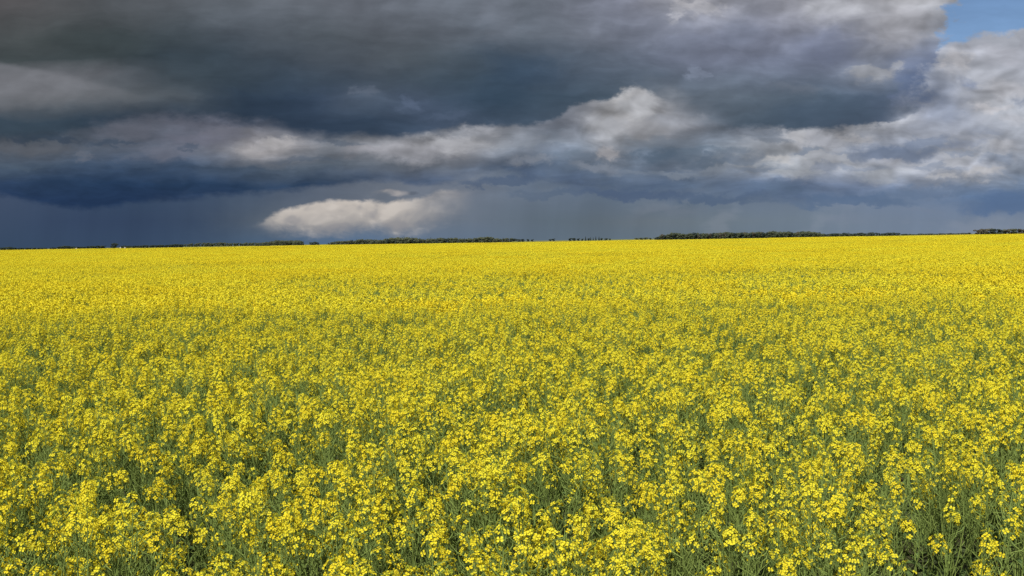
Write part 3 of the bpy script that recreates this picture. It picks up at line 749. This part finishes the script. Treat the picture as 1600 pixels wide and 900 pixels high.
DENS = 19
SRC = [('a%02d' % i, me) for i, me in enumerate(JOINED)]
for i, (fl, tl) in enumerate([(1, 1), (1, 1.02), (1, 0.98), (0.42, 0.93)]): SRC.append(('b%02d' % i, patch(300 + i, 2.0, DENS, 18, 0.0166, 17, 0.0042, 0.05, fl, tl)))
for i, (fl, tl) in enumerate([(1, 1), (1, 1.02), (0.5, 0.92)]): SRC.append(('c%02d' % i, patch(320 + i, 4.0, DENS, 9, 0.0245, 6, 0.009, 0.055, fl, tl)))
for i, (fl, tl) in enumerate([(1, 1), (1, 1.02), (0.6, 0.93)]): SRC.append(('d%02d' % i, patch(340 + i, 10.0, DENS, 4, 0.039, 2, 0.02, 0.07, fl, tl)))
IDX = {n: i for i, (n, _) in enumerate(SRC)}
lib = bpy.data.collections.new('crop_library')       # sources for the field, not in the scene itself
for n, me in SRC:
    lib.objects.link(bpy.data.objects.new(n, me))

HALF = 0.5 * 1600 / FPX
NEAR, MID, FAR, END = 15.0, 60.0, 200.0, 690.0
def inside(x, y, margin): return np.abs(x) < HALF * y * 1.03 + margin

pts, idx, rot, scl, tilt = [], [], [], [], []
# single plants close by
c = 1 / math.sqrt(DENS)
gx, gy = np.meshgrid(np.arange(-11, 11, c), np.arange(0.95, NEAR, c))
gx = gx.ravel() + rng.uniform(-0.42, 0.42, gx.size) * c
gy = gy.ravel() + rng.uniform(-0.42, 0.42, gy.size) * c
ok = inside(gx, gy, 1.6)
gap = vnoise(gx / 0.55 + 50, gy / 0.75 + 50, 8) * 0.6 + vnoise(gx / 1.7 + 50, gy / 2.4 + 50, 9) * 0.4
ok &= rng.uniform(0, 1, gx.size) < np.clip(0.66 + (gap - 0.28) * 2.8, 0.60, 1.0)
gx, gy, gap = gx[ok], gy[ok], gap[ok]
gs = 0.90 + 0.20 * gap + rng.normal(0, 0.035, gx.size)
gr = rng.uniform(0, 6.283, gx.size)
gi = rng.integers(0, NV, gx.size)
# the 300 that show largest are things of their own
view_x = np.abs(gx) < HALF * gy + 0.05
low = (CAM_Z - 1.05) / np.maximum(gy, 0.1) < (900 - HORIZON + 14) / FPX
cand = np.where(view_x & low)[0]
cand = cand[np.argsort(gy[cand])][:300]
single = np.zeros(gx.size, bool); single[cand] = True
for x, y, s, r, i in zip(gx[~single], gy[~single], gs[~single], gr[~single], gi[~single]):
    pts.append((x, y, 0)); idx.append(i); rot.append(r); scl.append((s, s, s)); tilt.append(rng.normal(0, 0.08, 2))

def scatter(size, y0, y1, names, sparse, margin, seed):
    n0 = math.floor(y0 / size)
    for j in range(n0, int(y1 / size) + 1):
        yy = y0 + (j - n0 + 0.5) * size
        if yy > y1 + size: break
        nx = int((HALF * (yy + size) * 1.03 + margin) / size) + 1
        for i in range(-nx, nx + 1):
            x = (i + 0.5 * (j % 2)) * size + rng.uniform(-0.06, 0.06) * size
            y = yy + rng.uniform(-0.06, 0.06) * size
            streak = float(vnoise(x / (9 + yy * 0.16) + 70, y / (6 + yy * 0.10) + 70, seed)) * 0.7 + float(vnoise(x / 3.1 + 9, y / 3.7 + 9, seed + 1)) * 0.3
            nm = sparse if streak < 0.38 else names[int(rng.integers(len(names)))]
            pts.append((x, y, float(terrain(x, y)))); idx.append(IDX[nm]); rot.append(int(rng.integers(4)) * math.pi / 2 + rng.uniform(-0.06, 0.06))
            hz = rng.normal(1.0, 0.022) + (streak - 0.5) * 0.10
            scl.append((1.04, 1.04, hz)); tilt.append((0, 0))
scatter(2.0, NEAR, MID, ['b00', 'b01', 'b02'], 'b03', 3.0, 21)
scatter(4.0, MID, FAR, ['c00', 'c01'], 'c02', 4.0, 25)
scatter(10.0, FAR, END, ['d00', 'd01'], 'd02', 10.0, 29)

fm = bpy.data.meshes.new('canola_field')
fm.vertices.add(len(pts)); fm.vertices.foreach_set('co', np.array(pts, np.float32).ravel())
at = fm.attributes.new('pick', 'INT', 'POINT'); at.data.foreach_set('value', np.array(idx, np.int32))
rv = np.column_stack([np.array(tilt), np.array(rot)]).astype(np.float32)
at = fm.attributes.new('turn', 'FLOAT_VECTOR', 'POINT'); at.data.foreach_set('vector', rv.ravel())
at = fm.attributes.new('grow', 'FLOAT_VECTOR', 'POINT'); at.data.foreach_set('vector', np.array(scl, np.float32).ravel())
field = bpy.data.objects.new('canola_field', fm)
COL.objects.link(field)
tag(field, 'dense yellow canola crop stretching back from the front plants to the trees', 'crop', kind='stuff')
ng = bpy.data.node_groups.new('grow_field', 'GeometryNodeTree')
ng.interface.new_socket('Geometry', in_out='INPUT', socket_type='NodeSocketGeometry')
ng.interface.new_socket('Geometry', in_out='OUTPUT', socket_type='NodeSocketGeometry')
gi_, go_ = ng.nodes.new('NodeGroupInput'), ng.nodes.new('NodeGroupOutput')
ci = ng.nodes.new('GeometryNodeCollectionInfo'); ci.inputs['Collection'].default_value = lib
ci.inputs['Separate Children'].default_value = True; ci.inputs['Reset Children'].default_value = True
iop = ng.nodes.new('GeometryNodeInstanceOnPoints'); iop.inputs['Pick Instance'].default_value = True
def named(nm, ty):
    nd = ng.nodes.new('GeometryNodeInputNamedAttribute'); nd.data_type = ty; nd.inputs['Name'].default_value = nm
    return nd.outputs['Attribute']
e2r = ng.nodes.new('FunctionNodeEulerToRotation')
ng.links.new(gi_.outputs[0], iop.inputs['Points']); ng.links.new(ci.outputs[0], iop.inputs['Instance'])
ng.links.new(named('pick', 'INT'), iop.inputs['Instance Index'])
ng.links.new(named('turn', 'FLOAT_VECTOR'), e2r.inputs[0]); ng.links.new(e2r.outputs[0], iop.inputs['Rotation'])
ng.links.new(named('grow', 'FLOAT_VECTOR'), iop.inputs['Scale'])
ng.links.new(iop.outputs[0], go_.inputs[0])
md = field.modifiers.new('grow', 'NODES'); md.node_group = ng

# the nearest plants, one by one
def child(name, me, parent):
    o = bpy.data.objects.new(name, me); COL.objects.link(o); o.parent = parent
    return o
for i in cand:
    root = bpy.data.objects.new('canola_plant', None)
    root.empty_display_size = 0.1
    COL.objects.link(root)
    root.location = (gx[i], gy[i], 0); root.rotation_euler = (rng.normal(0, 0.08), rng.normal(0, 0.08), gr[i]); root.scale = (gs[i],) * 3
    tag(root, 'single flowering canola plant with yellow heads in the front rows of the crop', 'canola plant', 'canola plants in the front rows')
    sm, hs, ls = PARTS[gi[i]]
    child('stem', sm, root)
    for fl, bd, pd in hs:
        h = child('flower_head', fl, root); child('bud_cluster', bd, h); child('pod_spray', pd, h)
    for l in ls: child('leaf', l, root)

# ------------------------------------------------------------------ trees on the skyline
BARK = thin('bark', (0.16, 0.13, 0.09), (0.10, 0.085, 0.06), 0.0, (1, 1, 1))
FOL = [thin('foliage_green_hazed', (0.105, 0.125, 0.080), (0.135, 0.15, 0.095), 0.2, (1, 1, 0.5)),  # paled towards grey: distance haze put into the leaf colour
       thin('foliage_dark', (0.045, 0.062, 0.052), (0.068, 0.085, 0.066), 0.1, (1, 1, 0.6)),  # dark foliage; on the left row this tone stands in for cloud shadow
       thin('foliage_brownish', (0.12, 0.115, 0.085), (0.15, 0.13, 0.095), 0.2, (1, 1, 0.6))]

def tree_meshes(seed, kind, ratio):
    """unit tree, 1 m high; kind 0 rounded, 1 spruce"""
    rg = np.random.default_rng(seed)
    tr, cr = MB(), MB()
    lean = rg.normal(0, 0.02, 2)
    tube(tr, [(0, 0, -0.03), (lean[0], lean[1], 0.3), (lean[0] * 2, lean[1] * 2, 0.85)], [0.022, 0.017, 0.006], 5)
    qv = np.array([(-.5, -.35, 0), (.5, -.5, .1), (.4, .5, 0), (-.5, .4, .1)])
    qt = np.array([(0, 1, 2), (0, 2, 3)])
    if kind == 0:
        nl = 11
        for k in range(nl):
            an = rg.uniform(0, 6.28); rr = ratio * rg.uniform(0.05, 0.34)
            cz = rg.uniform(0.16, 0.80)
            rr *= math.sqrt(max(0.15, 1 - ((cz - 0.5) / 0.5) ** 2))
            cen = np.array([math.cos(an) * rr, math.sin(an) * rr, cz])
            tube(tr, [(lean[0], lean[1], max(0.15, cz - 0.25)), cen], [0.008, 0.003], 3)
            n = 70
            d = norm(rg.normal(0, 1, (n, 3)))
            r = rg.uniform(0.55, 1.0, n)[:, None] * np.array([0.20 * ratio, 0.20 * ratio, 0.17])
            cr.batch(qv, qt, frames(d + rg.normal(0, 0.4, (n, 3)), rg.uniform(0, 6.28, n)) * rg.uniform(0.05, 0.09, n)[:, None, None], cen + d * r)
    else:
        n = 560
        z = rg.uniform(0, 1, n) ** 1.4
        tier = np.floor(z * 10) / 10
        rad = (1 - z) * 0.19 * (0.65 + 0.35 * (1 - (z - tier) * 10)) * rg.uniform(0.4, 1.05, n)
        an = rg.uniform(0, 6.28, n)
        pos = np.stack([np.cos(an) * rad, np.sin(an) * rad, 0.08 + 0.92 * z], -1)
        nr = np.stack([np.cos(an) * 0.5, np.sin(an) * 0.5, np.full(n, 0.8)], -1)
        cr.batch(qv, qt, frames(nr, rg.uniform(0, 6.28, n)) * (0.035 + 0.045 * (1 - z))[:, None, None], pos)
    return tr, cr
TREE_GEO = [tree_meshes(500 + i, 0, r) for i, r in enumerate((1.0, 1.25, 0.85, 1.5))] + [tree_meshes(520 + i, 1, 1) for i in range(2)]
TREE_ME = {}
def tree_parts(v, f):
    if (v, f) not in TREE_ME:
        tr, cr = TREE_GEO[v]
        TREE_ME[(v, f)] = (tr.mesh('trunk', [BARK]), cr.mesh('crown', [FOL[f]]))
    return TREE_ME[(v, f)]

def at(px, D):
    """where a thing on the flat ground at distance D stands for picture column px"""
    return ((px - 800.0) / FPX * D, D)
def tree(px, hpx, D, v, f, label, group=None, wide=1.0):
    h = (hpx / FPX) * D + 1.2
    x, y = at(px, D)
    o = bpy.data.objects.new('spruce_tree' if v >= 4 else 'broadleaf_tree', None)
    COL.objects.link(o); o.location = (x, y, 0)
    o.rotation_euler = (0, 0, rng.uniform(0, 6.28)); o.scale = (h * wide, h * wide, h)
    a, b = tree_parts(v, f)
    child('trunk', a, o); child('crown', b, o)
    return tag(o, label, 'tree', group)

# low row behind the field's left end, cloud shadow put into its dark foliage
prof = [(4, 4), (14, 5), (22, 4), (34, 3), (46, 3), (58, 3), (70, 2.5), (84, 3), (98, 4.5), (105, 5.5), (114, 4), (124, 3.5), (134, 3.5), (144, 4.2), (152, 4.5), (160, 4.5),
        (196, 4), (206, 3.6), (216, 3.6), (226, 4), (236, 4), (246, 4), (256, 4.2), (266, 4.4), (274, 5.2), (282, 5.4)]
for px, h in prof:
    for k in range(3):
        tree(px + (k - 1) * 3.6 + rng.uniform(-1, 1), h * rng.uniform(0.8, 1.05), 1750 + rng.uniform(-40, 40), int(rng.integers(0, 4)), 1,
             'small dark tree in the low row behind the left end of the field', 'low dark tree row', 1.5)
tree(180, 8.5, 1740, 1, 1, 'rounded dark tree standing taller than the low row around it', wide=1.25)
for px, h, w in [(493, 5.5, 1.2), (488, 4.5, 1.2), (498, 4.2, 1.0)]:
    tree(px, h, 1500, 1, 1, 'dark bush-like tree alone in the gap between two woods', 'dark trees alone in the gap', w)
for k in range(22):
    px = 402 + k * 3.4
    h = 5.0 + 3.6 * min(1.0, k / 9.0) * (1 if k < 20 else 0.6)
    tree(px, h * rng.uniform(0.88, 1.05), 1650 + rng.uniform(-30, 60), int(rng.integers(0, 4)), 0,
         'green tree in the small rounded grove ending at the gap', 'small rounded grove')
for px, h in [(804, 5), (811, 4), (818, 4), (826, 3.6), (833, 3)]:
    tree(px, h, 1900, int(rng.integers(0, 4)), 1, 'small dark tree straggling off the right end of the long wood', 'stragglers past the long wood', 1.6)
for px, h in [(861, 3), (866, 3.6)]:
    tree(px, h, 1950, 0, 1, 'tiny dark tree of a lone pair on the open skyline', 'lone pair of trees', 1.5)
for px, h, v in [(892, 4, 0), (898, 4.2, 1), (905, 3.4, 0), (911, 3, 2), (916, 6, 4), (921, 3.4, 0), (924, 5, 5), (928, 4.4, 4), (932, 5.6, 5), (937, 5.6, 4), (941, 3.4, 0), (948, 3, 1), (954, 2.6, 2)]:
    if v >= 4: tree(px, h, 1900, v, 1, 'pointed dark spruce in the short mixed row on the skyline', 'pointed spruces on the skyline', 1.4)
    else: tree(px, h, 1900, v, 1, 'low dark rounded tree in the short mixed row with spruces', 'low trees beside the spruces', 1.6)
for px, h in [(996, 2.6), (1003, 3), (1010, 3.2), (1017, 2.6), (1026, 2.8)]:
    tree(px, h, 1900, int(rng.integers(0, 4)), 0, 'low green tree just left of the tall right-hand wood', 'low trees before the tall wood', 1.9)
for k in range(17):
    px = 1284 + k * 4.8
    tree(px, [5.5, 4.2, 3.8, 4.6, 5, 5.2, 4.8, 3.4][k % 8] * rng.uniform(0.9, 1.1), 1750 + rng.uniform(-20, 40), int(rng.integers(0, 4)), 1 if k % 3 else 0,
         'lower dark tree trailing off the right end of the tall wood', 'trees trailing off the tall wood', 1.6)
for k in range(11):
    tree(1362 + k * 4.2, 4.6 * rng.uniform(0.85, 1.1), 1700 + rng.uniform(-20, 40), int(rng.integers(0, 4)), 1,
         'dark tree of the low clump past the trailing trees', 'low dark clump of trees', 1.3)
for k in range(26):
    tree(1410 + k * 4.2, 1.9 * rng.uniform(0.6, 1.2), 2300, int(rng.integers(0, 4)), 0,
         'very low distant tree in the thin line before the right-hand bluff', 'thin distant tree line', 3.0)
for px, h, v, f in [(1528, 7, 0, 2), (1536, 8.5, 1, 2), (1544, 9, 1, 2), (1553, 8.4, 1, 1), (1562, 7.6, 0, 1), (1570, 7.4, 2, 0), (1578, 7.6, 0, 2), (1586, 7.8, 1, 0), (1594, 7.4, 0, 2), (1602, 7, 2, 2), (1612, 7.4, 1, 0), (1622, 7, 0, 2)]:
    tree(px, h + 0.5, 1250 + rng.uniform(-15, 15), v, f,
         ['green tree in the bluff at the right end of the skyline', 'dark green tree in the bluff at the right end of the skyline', 'brownish bare-twigged tree in the bluff at the right end of the skyline'][f],
         'trees of the right-hand bluff', 1.55)

# woods that read as one mass
def wood(name, profile, D, rows_, step, kinds, label):
    mb = MB()
    xs = np.array([p[0] for p in profile]); hs = np.array([p[1] for p in profile])
    for r in range(rows_):
        px = xs[0]
        while px < xs[-1]:
            Dr = D + r * 14 + rng.uniform(-4, 4)
            h = float(np.interp(px, xs, hs)) * (rng.uniform(0.74, 1.08) * (0.82 + 0.36 * float(vnoise(px / 17.0, D / 100.0, 77)))) / FPX * Dr + 1.2
            v, f = kinds[int(rng.integers(len(kinds)))]
            tr, cr = TREE_GEO[v]
            x, y = at(px, Dr)
            an = rng.uniform(0, 6.28); c, s = math.cos(an), math.sin(an)
            Rm = np.array([[c, -s, 0], [s, c, 0], [0, 0, 1]]) * h
            for src, mi in ((tr, 0), (cr, 1 + f)):
                V_ = np.concatenate(src.v) @ Rm.T + np.array([x, y, 0]); mb.add(V_, np.concatenate(src.t), mi)
            px += step * rng.uniform(0.7, 1.3)
    o = bpy.data.objects.new(name, mb.mesh(name, [BARK] + FOL)); COL.objects.link(o)
    return tag(o, label, 'wood', kind='stuff')
wood('distant_wood', [(287, 4.6), (330, 5.5), (370, 6), (404, 5.4)], 2500, 1, 3.4, [(0, 0), (1, 0), (2, 0)], 'pale hazy line of far trees leading into the small grove')
wood('long_wood', [(512, 2.5), (522, 5), (560, 7), (590, 7), (610, 8.5), (640, 9), (670, 7.5), (720, 7.5), (760, 7.6), (802, 6.5)], 1500, 2, 3.6,
     [(0, 0), (1, 0), (2, 1), (0, 0), (3, 0), (4, 1)], 'long dark green wood rising to a low hump under the sunlit cloud')
wood('tall_wood', [(1029, 4), (1034, 8), (1045, 9.5), (1100, 9.8), (1200, 10), (1262, 9.6), (1276, 8.5), (1286, 5)], 1450, 2, 3.6,
     [(0, 0), (1, 0), (2, 2), (0, 1), (2, 0)], 'dense flat-topped wood with brownish trunks, tallest on the skyline')

# pale sheds far off on the left
def shed(px, D, w, h, label):
    x, y = at(px, D)
    o = bpy.data.objects.new('farm_shed', None); COL.objects.link(o); o.location = (x, y, 0)
    wl, rf = MB(), MB()
    l = w * 0.8
    v = [(-w / 2, -l / 2, 0), (w / 2, -l / 2, 0), (w / 2, l / 2, 0), (-w / 2, l / 2, 0), (-w / 2, -l / 2, h), (w / 2, -l / 2, h), (w / 2, l / 2, h), (-w / 2, l / 2, h), (0, -l / 2, h * 1.45), (0, l / 2, h * 1.45)]
    wl.add(v, [(0, 1, 5), (0, 5, 4), (1, 2, 6), (1, 6, 5), (2, 3, 7), (2, 7, 6), (3, 0, 4), (3, 4, 7), (4, 5, 8), (6, 7, 9)])
    e = 0.15
    rv_ = [(-w / 2 - e, -l / 2 - e, h - 0.05), (0, -l / 2 - e, h * 1.45 + 0.06), (w / 2 + e, -l / 2 - e, h - 0.05), (-w / 2 - e, l / 2 + e, h - 0.05), (0, l / 2 + e, h * 1.45 + 0.06), (w / 2 + e, l / 2 + e, h - 0.05)]
    rf.add(rv_, [(0, 1, 4), (0, 4, 3), (1, 2, 5), (1, 5, 4)])
    child('wall', wl.mesh('wall', [SHEDW]), o); child('roof', rf.mesh('roof', [SHEDR]), o)
    return tag(o, label, 'shed')
SHEDW = thin('shed_paint', (0.50, 0.47, 0.42), (0.42, 0.38, 0.33), 0.0, (1, 1, 1))
SHEDR = thin('shed_roof', (0.45, 0.42, 0.38), (0.38, 0.34, 0.3), 0.0, (1, 1, 1))
shed(121, 1600, 2.0, 1.7, 'tiny pale shed alone before the low dark trees')
shed(190, 1600, 2.2, 1.8, 'left of two tiny pale sheds near the rounded dark tree')
shed(197, 1600, 2.2, 1.7, 'right of two tiny pale sheds near the rounded dark tree')
